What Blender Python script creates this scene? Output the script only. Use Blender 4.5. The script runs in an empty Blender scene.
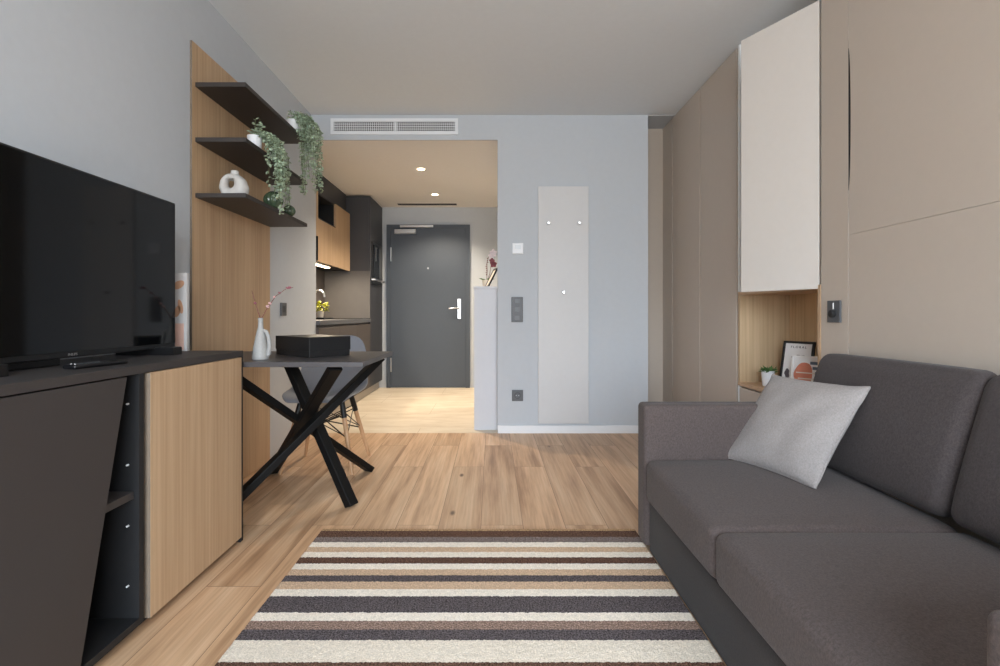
import bpy, bmesh, math, random
from mathutils import Vector, Matrix, noise

random.seed(7)
C = bpy.context.scene.collection
sc = bpy.context.scene
PI = math.pi

# ------------------------------------------------------------------ camera
F = 500.0                       # focal length in pixels of the 1000 px frame
H = 0.95                        # lens height
cd = bpy.data.cameras.new('camera')
cam = bpy.data.objects.new('camera', cd)
C.objects.link(cam)
cam.location = (0, 0, H)
cam.rotation_euler = (PI / 2, 0, 0)
cd.sensor_width = 36
cd.lens = 18
cd.shift_x = 0.008
cd.shift_y = -0.018
cd.clip_start = 0.01
sc.camera = cam

# ------------------------------------------------------------------ materials
def lin(c):
    return tuple(((v / 255) / 12.92 if v / 255 <= .04045 else ((v / 255 + .055) / 1.055) ** 2.4) for v in c)

class NT:
    def __init__(self, name):
        self.m = bpy.data.materials.new(name)
        self.m.use_nodes = True
        self.t = self.m.node_tree
        self.b = self.t.nodes['Principled BSDF']
    def n(self, typ, **kw):
        nd = self.t.nodes.new(typ)
        for k, v in kw.items():
            if k.startswith('i_'):
                nd.inputs[k[2:].replace('_', ' ')].default_value = v
            else:
                setattr(nd, k, v)
        return nd
    def l(self, a, b):
        self.t.links.new(a, b)
    def coords(self, scale=(1, 1, 1), rot=(0, 0, 0)):
        tc = self.n('ShaderNodeTexCoord')
        mp = self.n('ShaderNodeMapping')
        mp.inputs['Scale'].default_value = scale
        mp.inputs['Rotation'].default_value = rot
        self.l(tc.outputs['Object'], mp.inputs['Vector'])
        return mp.outputs['Vector']
    def noise(self, vec, scale, detail=4, rough=.55):
        nd = self.n('ShaderNodeTexNoise')
        nd.inputs['Scale'].default_value = scale
        nd.inputs['Detail'].default_value = detail
        nd.inputs['Roughness'].default_value = rough
        self.l(vec, nd.inputs['Vector'])
        return nd.outputs['Fac']
    def ramp(self, fac, stops, interp='LINEAR'):
        r = self.n('ShaderNodeValToRGB')
        r.color_ramp.interpolation = interp
        e = r.color_ramp.elements
        while len(e) < len(stops):
            e.new(.5)
        for el, (p, c) in zip(e, stops):
            el.position = p
            el.color = (*c, 1) if len(c) == 3 else c
        self.l(fac, r.inputs['Fac'])
        return r.outputs['Color']
    def mix(self, fac, a, b, mode='MIX'):
        m = self.n('ShaderNodeMix', data_type='RGBA', blend_type=mode)
        for s, v in ((m.inputs[0], fac), (m.inputs[6], a), (m.inputs[7], b)):
            if hasattr(v, 'links') or hasattr(v, 'is_linked'):
                self.l(v, s)
            else:
                s.default_value = v if not isinstance(v, tuple) else (*v[:3], 1)
        return m.outputs[2]
    def bump(self, h, strength=.2, dist=.002):
        b = self.n('ShaderNodeBump')
        b.inputs['Strength'].default_value = strength
        b.inputs['Distance'].default_value = dist
        self.l(h, b.inputs['Height'])
        self.l(b.outputs['Normal'], self.b.inputs['Normal'])

def plain(name, c, rough=.5, metal=0.0, var=.06, scale=30, bump=0.0, spec=.5, bscale=400, coat=0):
    t = NT(name)
    v = t.coords()
    f = t.noise(v, scale, 3)
    c = lin(c)
    lo = tuple(x * (1 - var) for x in c)
    hi = tuple(min(1, x * (1 + var)) for x in c)
    t.l(t.ramp(f, [(.3, lo), (.7, hi)]), t.b.inputs['Base Color'])
    t.b.inputs['Roughness'].default_value = rough
    t.b.inputs['Metallic'].default_value = metal
    t.b.inputs['Specular IOR Level'].default_value = spec
    t.b.inputs['Coat Weight'].default_value = coat
    if bump:
        t.bump(t.noise(v, bscale, 2), bump, .001)
    return t.m

def wood(name, c1, c2, axis='z', rough=.5, fine=1.0, along=1.2):
    t = NT(name)
    s = {'z': (70, 70, along), 'y': (70, along, 70), 'x': (along, 70, 70)}[axis]
    s2 = {'z': (9, 9, .5), 'y': (9, .5, 9), 'x': (.5, 9, 9)}[axis]
    a = t.noise(t.coords(tuple(q * fine for q in s)), 1.0, 4, .6)
    b = t.noise(t.coords(s2), 1.0, 3, .5)
    m = t.n('ShaderNodeMath', operation='MULTIPLY_ADD')
    t.l(a, m.inputs[0]); m.inputs[1].default_value = .6
    m2 = t.n('ShaderNodeMath', operation='MULTIPLY'); t.l(b, m2.inputs[0]); m2.inputs[1].default_value = .4
    t.l(m2.outputs[0], m.inputs[2])
    t.l(t.ramp(m.outputs[0], [(.36, lin(c1)), (.62, lin(c2))]), t.b.inputs['Base Color'])
    t.b.inputs['Roughness'].default_value = rough
    t.bump(a, .08, .001)
    return t.m

def oak_floor():
    t = NT('oak_plank_floor')
    tc = t.n('ShaderNodeTexCoord')
    mp = t.n('ShaderNodeMapping')
    mp.inputs['Rotation'].default_value = (0, 0, PI / 2)
    mp.inputs['Location'].default_value = (.37, .05, 0)
    t.l(tc.outputs['Object'], mp.inputs['Vector'])
    br = t.n('ShaderNodeTexBrick', offset=.37, offset_frequency=2, squash=1.0)
    t.l(mp.outputs['Vector'], br.inputs['Vector'])
    br.inputs['Scale'].default_value = 1
    br.inputs['Brick Width'].default_value = 1.38
    br.inputs['Row Height'].default_value = .19
    br.inputs['Mortar Size'].default_value = .0012
    br.inputs['Mortar Smooth'].default_value = .2
    br.inputs['Color1'].default_value = (0, 0, 0, 1)
    br.inputs['Color2'].default_value = (1, 1, 1, 1)
    br.inputs['Mortar'].default_value = (.5, .5, .5, 1)
    # per-plank offset of the grain
    cm = t.n('ShaderNodeVectorMath', operation='SCALE')
    t.l(br.outputs['Color'], cm.inputs[0]); cm.inputs['Scale'].default_value = 7.3
    ad = t.n('ShaderNodeVectorMath', operation='ADD')
    t.l(tc.outputs['Object'], ad.inputs[0]); t.l(cm.outputs[0], ad.inputs[1])
    def mapped(s):
        q = t.n('ShaderNodeMapping'); q.inputs['Scale'].default_value = s
        t.l(ad.outputs[0], q.inputs['Vector']); return q.outputs['Vector']
    broad = t.noise(mapped((15, .95, 1)), 1, 4, .6)
    fine = t.noise(mapped((95, 2.6, 1)), 1, 4, .6)
    base = t.ramp(broad, [(.28, lin((164, 126, 92))), (.5, lin((213, 175, 138))), (.74, lin((231, 200, 166)))])
    g = t.ramp(fine, [(.35, (.84, .82, .80)), (.6, (1, 1, 1))])
    col = t.mix(1.0, base, g, 'MULTIPLY')
    tone = t.ramp(br.outputs['Color'], [(0, (.80, .79, .78)), (1, (1.0, 1.0, 1.0))])
    col = t.mix(1.0, col, tone, 'MULTIPLY')
    # knots
    vo = t.n('ShaderNodeTexVoronoi', feature='F1')
    vo.inputs['Scale'].default_value = 1
    t.l(mapped((5.5, 2.2, 1)), vo.inputs['Vector'])
    kn = t.ramp(vo.outputs['Distance'], [(.03, (1, 1, 1)), (.085, (0, 0, 0))])
    rnd = t.ramp(vo.outputs['Color'], [(.42, (0, 0, 0)), (.5, (1, 1, 1))])
    kk = t.mix(1.0, kn, rnd, 'MULTIPLY')
    col = t.mix(kk, col, lin((92, 64, 44)))
    seam = t.mix(br.outputs['Fac'], col, lin((120, 88, 62)))
    t.l(seam, t.b.inputs['Base Color'])
    t.b.inputs['Roughness'].default_value = .42
    t.b.inputs['Specular IOR Level'].default_value = .4
    t.bump(fine, .06, .001)
    return t.m

def tile_floor():
    t = NT('beige_stone_tile')
    tc = t.n('ShaderNodeTexCoord')
    br = t.n('ShaderNodeTexBrick', offset=.5)
    t.l(tc.outputs['Object'], br.inputs['Vector'])
    br.inputs['Scale'].default_value = 1
    br.inputs['Brick Width'].default_value = 1.2
    br.inputs['Row Height'].default_value = .6
    br.inputs['Mortar Size'].default_value = .002
    n1 = t.noise(t.coords((3, 9, 1)), 1.0, 5, .6)
    col = t.ramp(n1, [(.3, lin((206, 188, 162))), (.55, lin((222, 207, 184))), (.75, lin((232, 219, 198)))])
    t.l(t.mix(br.outputs['Fac'], col, lin((186, 166, 138))), t.b.inputs['Base Color'])
    t.b.inputs['Roughness'].default_value = .45
    return t.m

def fabric(name, c1, c2, s=420, rough=.9, bump=.5):
    t = NT(name)
    a = t.noise(t.coords((1, 1, 1)), s, 2, .7)
    b = t.noise(t.coords((1, 1, .7)), s * .45, 2, .6)
    m = t.n('ShaderNodeMath', operation='MULTIPLY_ADD')
    t.l(a, m.inputs[0]); m.inputs[1].default_value = .5
    m2 = t.n('ShaderNodeMath', operation='MULTIPLY'); t.l(b, m2.inputs[0]); m2.inputs[1].default_value = .5
    t.l(m2.outputs[0], m.inputs[2])
    t.l(t.ramp(m.outputs[0], [(.35, lin(c1)), (.65, lin(c2))]), t.b.inputs['Base Color'])
    t.b.inputs['Roughness'].default_value = rough
    t.b.inputs['Sheen Weight'].default_value = .08
    t.b.inputs['Sheen Roughness'].default_value = .5
    t.b.inputs['Specular IOR Level'].default_value = .2
    t.bump(m.outputs[0], bump, .0015)
    return t.m

def emit(name, c, s):
    t = NT(name)
    t.b.inputs['Base Color'].default_value = (*lin(c), 1)
    t.b.inputs['Emission Color'].default_value = (*lin(c), 1)
    t.b.inputs['Emission Strength'].default_value = s
    return t.m

def glass(name, c=(245, 250, 250)):
    t = NT(name)
    t.b.inputs['Base Color'].default_value = (*lin(c), 1)
    t.b.inputs['Roughness'].default_value = .0
    t.b.inputs['Transmission Weight'].default_value = 1
    t.b.inputs['IOR'].default_value = 1.0 if name == 'window_glass' else 1.45
    return t.m

M = dict(
    wall=plain('pale_blue_grey_paint', (187, 192, 197), .85, var=.012, bump=.04, bscale=250),
    ceil=plain('off_white_ceiling_paint', (217, 223, 227), .9, var=.01),
    hallceil=plain('white_hall_ceiling_paint', (232, 227, 221), .9, var=.01),
    floor=oak_floor(), tile=tile_floor(),
    oak=wood('light_oak_veneer', (172, 141, 108), (196, 165, 130)),
    oakdoor=wood('pale_oak_veneer', (174, 144, 111), (196, 167, 134)),
    niche=wood('pale_ash_veneer', (176, 150, 116), (204, 178, 143)),
    niche_edge=plain('oak_edge_band', (188, 158, 126), .5),
    dark=plain('dark_taupe_laminate', (57, 53, 52), .55, var=.05, scale=300, bump=.03),
    edgeband=plain('grey_beige_edge_band', (118, 106, 92), .6),
    darkshelf=plain('dark_brown_laminate', (52, 46, 43), .55, var=.05, scale=300),
    darkin=plain('charcoal_laminate', (23, 24, 26), .6, var=.05),
    tabletop=plain('graphite_table_laminate', (67, 64, 65), .42, var=.05, scale=200),
    blackmetal=plain('black_powder_coated_steel', (15, 15, 15), .55, var=.08, scale=300, spec=.2),
    beige=plain('beige_lacquer', (187, 175, 162), .38, var=.01, bump=.02, spec=.5),
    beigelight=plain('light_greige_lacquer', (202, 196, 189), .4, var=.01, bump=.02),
    carcass=plain('light_grey_carcass', (232, 234, 233), .5, var=.01),
    grey=plain('warm_light_grey_panel', (201, 201, 201), .5, var=.01),
    hook=plain('satin_nickel', (205, 205, 205), .3, 1.0),
    white=plain('white_plastic', (226, 229, 232), .4, var=.01),
    whitepaint=plain('white_skirting_paint', (228, 230, 232), .5, var=.01),
    ceramic=plain('matt_white_ceramic', (196, 194, 190), .6, var=.03, scale=60),
    gceramic=plain('speckled_grey_ceramic', (160, 159, 156), .6, var=.06, scale=120),
    displaygrey=plain('pale_display', (206, 212, 216), .3, var=.01),
    socket=plain('anthracite_plastic', (78, 80, 83), .45, var=.03),
    rocker=plain('mid_grey_rocker', (98, 101, 105), .45, var=.02),
    socketd=plain('dark_socket_inset', (46, 47, 50), .4, var=.03),
    doorp=plain('anthracite_door_paint', (69, 76, 85), .5, var=.02, bump=.03),
    kdark=plain('kitchen_charcoal_front', (57, 58, 62), .5, var=.03),
    kbase=plain('kitchen_taupe_front', (80, 73, 69), .5, var=.03),
    splash=plain('taupe_splashback', (96, 92, 89), .5, var=.04, scale=12),
    counter=plain('grey_worktop', (92, 92, 94), .35, var=.05, scale=80),
    alu=plain('brushed_aluminium_plinth', (176, 168, 158), .4, .3, var=.03),
    steel=plain('brushed_steel', (200, 200, 200), .28, 1.0, var=.03),
    screen=plain('glossy_black_screen', (8, 9, 10), .06, var=.05, spec=.3),
    bezel=plain('black_plastic', (16, 16, 17), .3, var=.05),
    remote=plain('black_rubber_remote', (18, 18, 20), .35, var=.05),
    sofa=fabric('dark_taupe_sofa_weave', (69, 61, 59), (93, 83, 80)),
    sofabase=fabric('shaded_sofa_skirt_weave', (42, 38, 37), (56, 51, 49)),  # same sofa fabric; the shade on the skirt is put into its colour
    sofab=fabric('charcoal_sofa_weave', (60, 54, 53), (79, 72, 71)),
    pillow=fabric('light_grey_cushion_weave', (136, 130, 127), (158, 152, 149), s=380),
    shell=plain('cool_grey_polypropylene', (138, 142, 150), .45, var=.01),
    dowel=wood('beech_dowel', (190, 148, 108), (214, 174, 134)),
    wire=plain('black_wire', (20, 20, 20), .4),
    leaf=plain('dusty_green_leaf', (160, 178, 154), .6, var=.38, scale=40),
    leafb=plain('fresh_green_leaf', (84, 116, 62), .55, var=.35, scale=60),
    leafy=plain('lime_yellow_leaf', (176, 176, 52), .55, var=.3, scale=60),
    stem=plain('olive_stem', (96, 104, 70), .7, var=.1),
    twig=plain('reddish_twig', (116, 66, 62), .7, var=.15),
    bud=plain('pink_blossom', (206, 168, 166), .6, var=.15),
    petal=plain('white_petal', (236, 226, 230), .6, var=.04),
    pink=plain('pink_petal', (146, 84, 94), .6, var=.15),
    soil=plain('dark_soil', (52, 40, 32), .9, var=.2, scale=80),
    ball=plain('dark_green_glazed_glass', (66, 84, 64), .18, var=.15, scale=20, coat=.4),
    paper=plain('white_print_paper', (232, 230, 228), .7, var=.01),
    cream=plain('cream_print_paper', (224, 214, 200), .7, var=.01),
    artpaper=plain('pale_grey_print_paper', (198, 196, 195), .7, var=.02),
    terra=plain('terracotta_ink', (208, 128, 102), .7, var=.1),
    slate=plain('slate_ink', (96, 110, 124), .7, var=.1),
    ink=plain('plum_grey_ink', (92, 82, 86), .7, var=.15),
    blackink=plain('black_ink', (40, 38, 40), .7),
    pinkband=plain('dusty_pink_ink', (218, 178, 162), .7, var=.06),
    orangeink=plain('ochre_ink', (196, 150, 118), .7, var=.1),
    gap=plain('dark_shadow_gap', (30, 29, 29), .8),
    slot=plain('vent_cavity_black', (28, 29, 30), .8),
    lamp=emit('warm_led', (255, 226, 184), 14),
    frameblack=plain('black_picture_frame', (28, 27, 27), .4),
    framewhite=plain('white_picture_frame', (238, 236, 232), .5),
    winframe=plain('white_window_frame', (225, 225, 225), .5),
    glass=None,
)
def window_glass():
    m = bpy.data.materials.new('window_glass'); m.use_nodes = True
    t = m.node_tree; t.nodes.remove(t.nodes['Principled BSDF'])
    out = t.nodes['Material Output']
    tr = t.nodes.new('ShaderNodeBsdfTransparent'); gl = t.nodes.new('ShaderNodeBsdfGlossy'); mx = t.nodes.new('ShaderNodeMixShader')
    gl.inputs['Roughness'].default_value = .02; mx.inputs[0].default_value = .07
    t.links.new(tr.outputs[0], mx.inputs[1]); t.links.new(gl.outputs[0], mx.inputs[2]); t.links.new(mx.outputs[0], out.inputs['Surface'])
    return m
M['glass'] = window_glass()

# ------------------------------------------------------------------ mesh helpers
def box(bm, lo, hi, bev=0.0, seg=2):
    b = bmesh.new()
    bmesh.ops.create_cube(b, size=1)
    for v in b.verts:
        v.co = Vector([lo[i] + (v.co[i] + .5) * (hi[i] - lo[i]) for i in range(3)])
    if bev:
        bmesh.ops.bevel(b, geom=b.edges[:], offset=bev, segments=seg, profile=.5, affect='EDGES')
    merge(bm, b)

def merge(bm, b, mat=None):
    if mat is not None:
        bmesh.ops.transform(b, matrix=mat, verts=b.verts)
    me = bpy.data.meshes.new('tmp')
    b.to_mesh(me); b.free()
    bm.from_mesh(me)
    bpy.data.meshes.remove(me)

def prism(bm, pts, axis, a, b):
    """polygon pts (2D) extruded along axis from a to b; the 2D coordinates are the other two axes in xyz order"""
    def P(p, d):
        q = list(p); q.insert('xyz'.index(axis), d); return Vector(q)
    v0 = [bm.verts.new(P(p, a)) for p in pts]
    v1 = [bm.verts.new(P(p, b)) for p in pts]
    n = len(pts)
    bm.faces.new(v0); bm.faces.new(v1[::-1])
    for i in range(n):
        bm.faces.new((v0[i], v1[i], v1[(i + 1) % n], v0[(i + 1) % n]))

def tube(bm, pts, r, n=10, cap=True):
    pts = [Vector(p) for p in pts]
    rs = r if isinstance(r, (list, tuple)) else [r] * len(pts)
    rings = []
    up = None
    for i, p in enumerate(pts):
        d = (pts[min(i + 1, len(pts) - 1)] - pts[max(i - 1, 0)]).normalized()
        if up is None:
            up = Vector((0, 0, 1)) if abs(d.z) < .9 else Vector((1, 0, 0))
        x = d.cross(up).normalized(); y = x.cross(d).normalized(); up = y
        rings.append([bm.verts.new(p + rs[i] * (math.cos(2 * PI * k / n) * x + math.sin(2 * PI * k / n) * y)) for k in range(n)])
    for a, b in zip(rings, rings[1:]):
        for k in range(n):
            bm.faces.new((a[k], a[(k + 1) % n], b[(k + 1) % n], b[k]))
    if cap:
        bm.faces.new(rings[0][::-1]); bm.faces.new(rings[-1])

def lathe(bm, prof, c=(0, 0, 0), n=32, rib=None):
    c = Vector(c)
    rings = []
    for r, z in prof:
        if r < 1e-6:
            rings.append([bm.verts.new(c + Vector((0, 0, z)))])
        else:
            rg = []
            for k in range(n):
                a = 2 * PI * k / n
                q = r * (1 + (rib[1] * math.cos(rib[0] * a) if rib else 0))
                rg.append(bm.verts.new(c + Vector((q * math.cos(a), q * math.sin(a), z))))
            rings.append(rg)
    for a, b in zip(rings, rings[1:]):
        if len(a) == 1 and len(b) == 1:
            continue
        for k in range(n):
            k2 = (k + 1) % n
            if len(a) == 1:
                bm.faces.new((a[0], b[k], b[k2]))
            elif len(b) == 1:
                bm.faces.new((a[k], a[k2], b[0]))
            else:
                bm.faces.new((a[k], a[k2], b[k2], b[k]))

def beam(bm, a, b, w, h, bev=.004, up=(0, 0, 1)):
    a, b = Vector(a), Vector(b)
    d = (b - a); L = d.length; d.normalize()
    x = d.cross(Vector(up)).normalized(); y = x.cross(d)
    m = Matrix((x, y, d)).transposed().to_4x4(); m.translation = a
    q = bmesh.new()
    box(q, (-w / 2, -h / 2, 0), (w / 2, h / 2, L), bev)
    merge(bm, q, m)

def rbox(bm, lo, hi, r, puff=(0, 0, 0), fn=None, inner=9, edge=4):
    """rounded upholstery block; puff swells each pair of faces in the middle; fn moves every point"""
    lo, hi = Vector(lo), Vector(hi)
    c = (lo + hi) / 2; h = (hi - lo) / 2
    def samples(hh):
        e = [-hh + r * (1 - math.cos(PI / 2 * k / edge)) for k in range(edge)]
        m = [-(hh - r) + 2 * (hh - r) * k / inner for k in range(inner + 1)]
        return e + m + [-q for q in e[::-1]]
    S = [samples(h[i]) for i in range(3)]
    cache = {}
    def V(p):
        k = tuple(round(q, 6) for q in p)
        if k not in cache:
            p = Vector(p)
            q = Vector([max(-(h[i] - r), min(h[i] - r, p[i])) for i in range(3)])
            d = p - q
            o = q + (d.normalized() * r if d.length > 1e-9 else d)
            for i in range(3):
                if puff[i]:
                    j, l = [x for x in range(3) if x != i]
                    w = max(0, 1 - (p[j] / h[j]) ** 2) ** .7 * max(0, 1 - (p[l] / h[l]) ** 2) ** .7
                    o[i] += puff[i] * w * (p[i] / h[i])
            o += c
            if fn:
                o = fn(o)
            cache[k] = bm.verts.new(o)
        return cache[k]
    for i in range(3):
        j, l = [x for x in range(3) if x != i]
        for s in (-1, 1):
            for a in range(len(S[j]) - 1):
                for b in range(len(S[l]) - 1):
                    q = []
                    for aa, bb in ((a, b), (a + 1, b), (a + 1, b + 1), (a, b + 1)):
                        p = [0, 0, 0]; p[i] = s * h[i]; p[j] = S[j][aa]; p[l] = S[l][bb]
                        q.append(V(p))
                    try:
                        bm.faces.new(q)
                    except ValueError:
                        pass

def leaf(bm, p, d, n, L, W):
    d = Vector(d).normalized(); n = Vector(n)
    s = d.cross(n)
    s = s.normalized() if s.length > 1e-4 else Vector((1, 0, 0))
    u = s.cross(d)
    p = Vector(p)
    a = bm.verts.new(p); t = bm.verts.new(p + d * L - u * L * .12)
    m = bm.verts.new(p + d * L * .5 - u * W * .25)
    l = bm.verts.new(p + d * L * .42 + s * W / 2); r = bm.verts.new(p + d * L * .42 - s * W / 2)
    l2 = bm.verts.new(p + d * L * .75 + s * W * .36); r2 = bm.verts.new(p + d * L * .75 - s * W * .36)
    bm.faces.new((a, m, l)); bm.faces.new((a, r, m)); bm.faces.new((l, m, t, l2)); bm.faces.new((m, r, r2, t))

def link(name, bm, mat, parent=None, smooth=False, auto=True):
    bmesh.ops.recalc_face_normals(bm, faces=bm.faces[:])
    me = bpy.data.meshes.new(name)
    if parent is not None:
        off = Vector(parent['_o'])
        for v in bm.verts:
            v.co -= off
    bm.to_mesh(me); bm.free()
    me.materials.append(mat)
    if smooth:
        me.shade_smooth()
        if auto:
            me.set_sharp_from_angle(angle=math.radians(38))
    o = bpy.data.objects.new(name, me)
    C.objects.link(o)
    if parent is not None:
        o.parent = parent
    return o

ORIG = []
def thing(name, label, cat, loc, group=None, kind=None):
    o = bpy.data.objects.new(name, None)
    o.empty_display_size = .05
    C.objects.link(o)
    o.location = loc
    o['_o'] = tuple(loc)
    ORIG.append(o)
    if kind:
        o['kind'] = kind
    else:
        o['label'] = label; o['category'] = cat
    if group:
        o['group'] = group
    return o

def sub(o, root):
    """let o carry sub-parts: its origin is its thing's origin"""
    o['_o'] = tuple(root['_o']); ORIG.append(o)
    return o

def tag(o, label, cat, group=None):
    o['label'] = label; o['category'] = cat
    if group:
        o['group'] = group
    return o

def struct(name, bm, mat, smooth=False):
    o = link(name, bm, mat, None, smooth)
    o['kind'] = 'structure'
    return o

def boxes(*bs, bev=0.0):
    bm = bmesh.new()
    for lo, hi in bs:
        box(bm, lo, hi, bev)
    return bm

def part(name, mat, parent, *bs, bev=0.0, label=None):
    o = link(name, boxes(*bs, bev=bev), mat, parent)
    if label:
        o['label'] = label
    return o

def text_part(name, s, size, mat, parent, mtx, depth=.0006, align='CENTER', space=1.0):
    cu = bpy.data.curves.new('t', 'FONT')
    cu.body = s; cu.size = size; cu.space_character = space; cu.extrude = depth; cu.align_x = align; cu.align_y = 'CENTER'
    to = bpy.data.objects.new('t', cu)
    C.objects.link(to)
    dg = bpy.context.evaluated_depsgraph_get()
    me = bpy.data.meshes.new_from_object(to.evaluated_get(dg))
    bpy.data.objects.remove(to)
    bm = bmesh.new(); bm.from_mesh(me)
    bpy.data.meshes.remove(me)
    bmesh.ops.transform(bm, matrix=mtx, verts=bm.verts)
    return link(name, bm, mat, parent)

# ------------------------------------------------------------------ the room
XL, YB, ZC = -1.454, 4.025, 2.56         # left wall, back wall, ceiling
XW = 1.47                                # plane of the wardrobe fronts
YR = -2.2                                # window wall behind the lens
ZK = 2.36                                # hall ceiling
YD = 6.55                                # wall of the entry door
struct('floor', boxes(((XL - .1, YR - .1, -.05), (2.1, YB, 0)), ((1.256, YB, -.05), (2.1, 4.365, 0))), M['floor'])
struct('floor_hall', boxes(((-2.05, YB, -.05), (1.2559, YD + .1, 0))), M['tile'])
struct('ceiling', boxes(((XL - .1, YR - .1, ZC), (2.15, 4.365, ZC + .05))), M['ceil'])
struct('ceiling_hall', boxes(((-2.05, YB + .015, ZK), (1.2, YD + .1, ZK + .05))), M['hallceil'])
struct('wall_left', boxes(((-2.05, YR - .1, 0), (XL, 4.13, ZC))), M['wall'])
struct('wall_back', boxes(((XL, YB, ZK), (.045, YB + .015, ZC)), ((.045, YB, 0), (1.256, YB + .1, ZC)),
                          ((1.256, 4.325, 0), (2.15, 4.365, ZC))), M['wall'])
struct('trim_1', boxes(((1.256, YB, ZC - .004), (2.07, 4.325, ZC))), M['wall'])
struct('wall_right', boxes(((2.07, YR - .1, 0), (2.15, 4.325, ZC))), M['wall'])
WX0, WX1, WZ0, WZ1 = -1.2, 1.5, .35, 2.4
struct('wall_rear', boxes(((XL, YR - .1, 0), (WX0, YR, ZC)), ((WX1, YR - .1, 0), (2.07, YR, ZC)),
                          ((WX0, YR - .1, 0), (WX1, YR, WZ0)), ((WX0, YR - .1, WZ1), (WX1, YR, ZC))), M['wall'])
w = thing('window_1', None, None, (.15, YR - .05, WZ0), kind='structure')
part('window_frame', M['winframe'], w,
     ((WX0, YR - .08, WZ0), (WX0 + .06, YR - .02, WZ1)), ((WX1 - .06, YR - .08, WZ0), (WX1, YR - .02, WZ1)),
     ((WX0 + .06, YR - .08, WZ0), (WX1 - .06, YR - .02, WZ0 + .06)), ((WX0 + .06, YR - .08, WZ1 - .06), (WX1 - .06, YR - .02, WZ1)),
     ((.12, YR - .08, WZ0 + .06), (.18, YR - .02, WZ1 - .06)))
part('window_pane', M['glass'], w, ((WX0 + .06, YR - .055, WZ0 + .06), (WX1 - .06, YR - .045, WZ1 - .06)))
struct('wall_far', boxes(((-2.05, YD, 0), (1.35, YD + .1, ZK))), M['wall'])
struct('wall_kitchen', boxes(((-2.05, 4.13, 0), (-1.97, YD, ZK))), M['splash'])
struct('wall_hall', boxes(((1.17, YB + .1, 0), (1.256, YD, ZK)), ((1.17, YB + .1, ZK), (1.256, 4.365, ZC))), M['wall'])
struct('baseboard_back', boxes(((.045, YB - .014, 0), (1.256, YB, .062)), bev=.002), M['whitepaint'])

# entry door
d = thing('door_1', None, None, (-.83, YD, 0), kind='structure')
part('door_frame', M['doorp'], d, ((-1.376, YD - .03, 0), (-1.325, YD, 2.13)), ((-.345, YD - .03, 0), (-.288, YD, 2.13)),
     ((-1.325, YD - .03, 2.085), (-.345, YD, 2.13)))
part('door_leaf', M['doorp'], d, ((-1.325, YD - .022, .006), (-.345, YD, 2.085)), bev=.002)
bm = boxes(((-.45, YD - .03, .90), (-.405, YD - .022, 1.16)), bev=.003)
sub(link('door_plate', bm, M['steel'], d), d)
bm = bmesh.new()
tube(bm, [(-.428, YD - .03, 1.04), (-.428, YD - .075, 1.04), (-.445, YD - .082, 1.04), (-.56, YD - .08, 1.035)], .011, 10)
link('door_handle', bm, M['steel'], d, True)
bm = bmesh.new()
tube(bm, [(-.835, YD - .028, 1.56), (-.835, YD - .02, 1.56)], .012, 12)
link('peephole', bm, M['steel'], d)
part('door_closer', M['steel'], d, ((-1.265, YD - .075, 2.005), (-.99, YD - .022, 2.062)), bev=.004)
part('closer_rail', M['steel'], d, ((-1.195, YD - .065, 2.088), (-.765, YD - .03, 2.118)), bev=.003)
for z in (1.74, .30):
    bm = bmesh.new(); tube(bm, [(-1.318, YD - .034, z - .09), (-1.318, YD - .034, z + .09)], .011, 10)
    link('hinge', bm, M['steel'], d, True)

# ------------------------------------------------------------------ wall fittings
def wall_plate(name, label, cat, cx, cz, w, h, mat, y=YB):
    return thing(name, label, cat, (cx, y, cz - h / 2))

t = thing('ventilation_grille', 'white rectangular air vent high on the wall above the kitchen opening', 'vent', (-.785, YB, 2.40))
x0, x1, z0, z1 = -1.296, -.272, 2.400, 2.528
part('frame', M['white'], t, ((x0, YB - .014, z0), (x1, YB, z0 + .026)), ((x0, YB - .014, z1 - .026), (x1, YB, z1)),
     ((x0, YB - .014, z0 + .026), (x0 + .026, YB, z1 - .026)), ((x1 - .026, YB - .014, z0 + .026), (x1, YB, z1 - .026)))
part('backing', M['slot'], t, ((x0 + .02, YB - .002, z0 + .02), (x1 - .02, YB - .0005, z1 - .02)))
gb = []
nf = 58
for k in range(nf):
    q = x0 + .026 + (x1 - x0 - .052) * (k + .5) / nf
    wd = .0026 if k != nf // 2 else .009
    gb.append(((q - wd, YB - .011, z0 + .024), (q + wd, YB - .003, z1 - .024)))
for k in range(1, 4):
    q = z0 + .024 + (z1 - z0 - .048) * k / 4
    gb.append(((x0 + .024, YB - .010, q - .002), (x1 - .024, YB - .004, q + .002)))
part('grille', M['white'], t, *gb)

t = wall_plate('thermostat', 'small white square room thermostat on the wall left of the coat panel', 'thermostat', .207, 1.484, .088, .088, None)
part('housing', M['white'], t, ((.163, YB - .02, 1.440), (.251, YB, 1.528)), bev=.004)
part('display', M['displaygrey'], t, ((.183, YB - .0215, 1.478), (.231, YB - .019, 1.512)), bev=.001)

t = wall_plate('light_switch', 'tall anthracite three gang switch plate below the white thermostat', 'switch', .201, .98, .09, .2, None)
part('plate', M['socket'], t, ((.156, YB - .01, .893), (.249, YB, 1.095)), bev=.003)
for k in range(3):
    z = .927 + k * .067
    part('rocker', M['rocker'], t, ((.182, YB - .014, z - .019), (.223, YB - .009, z + .019)), bev=.002)

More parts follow.
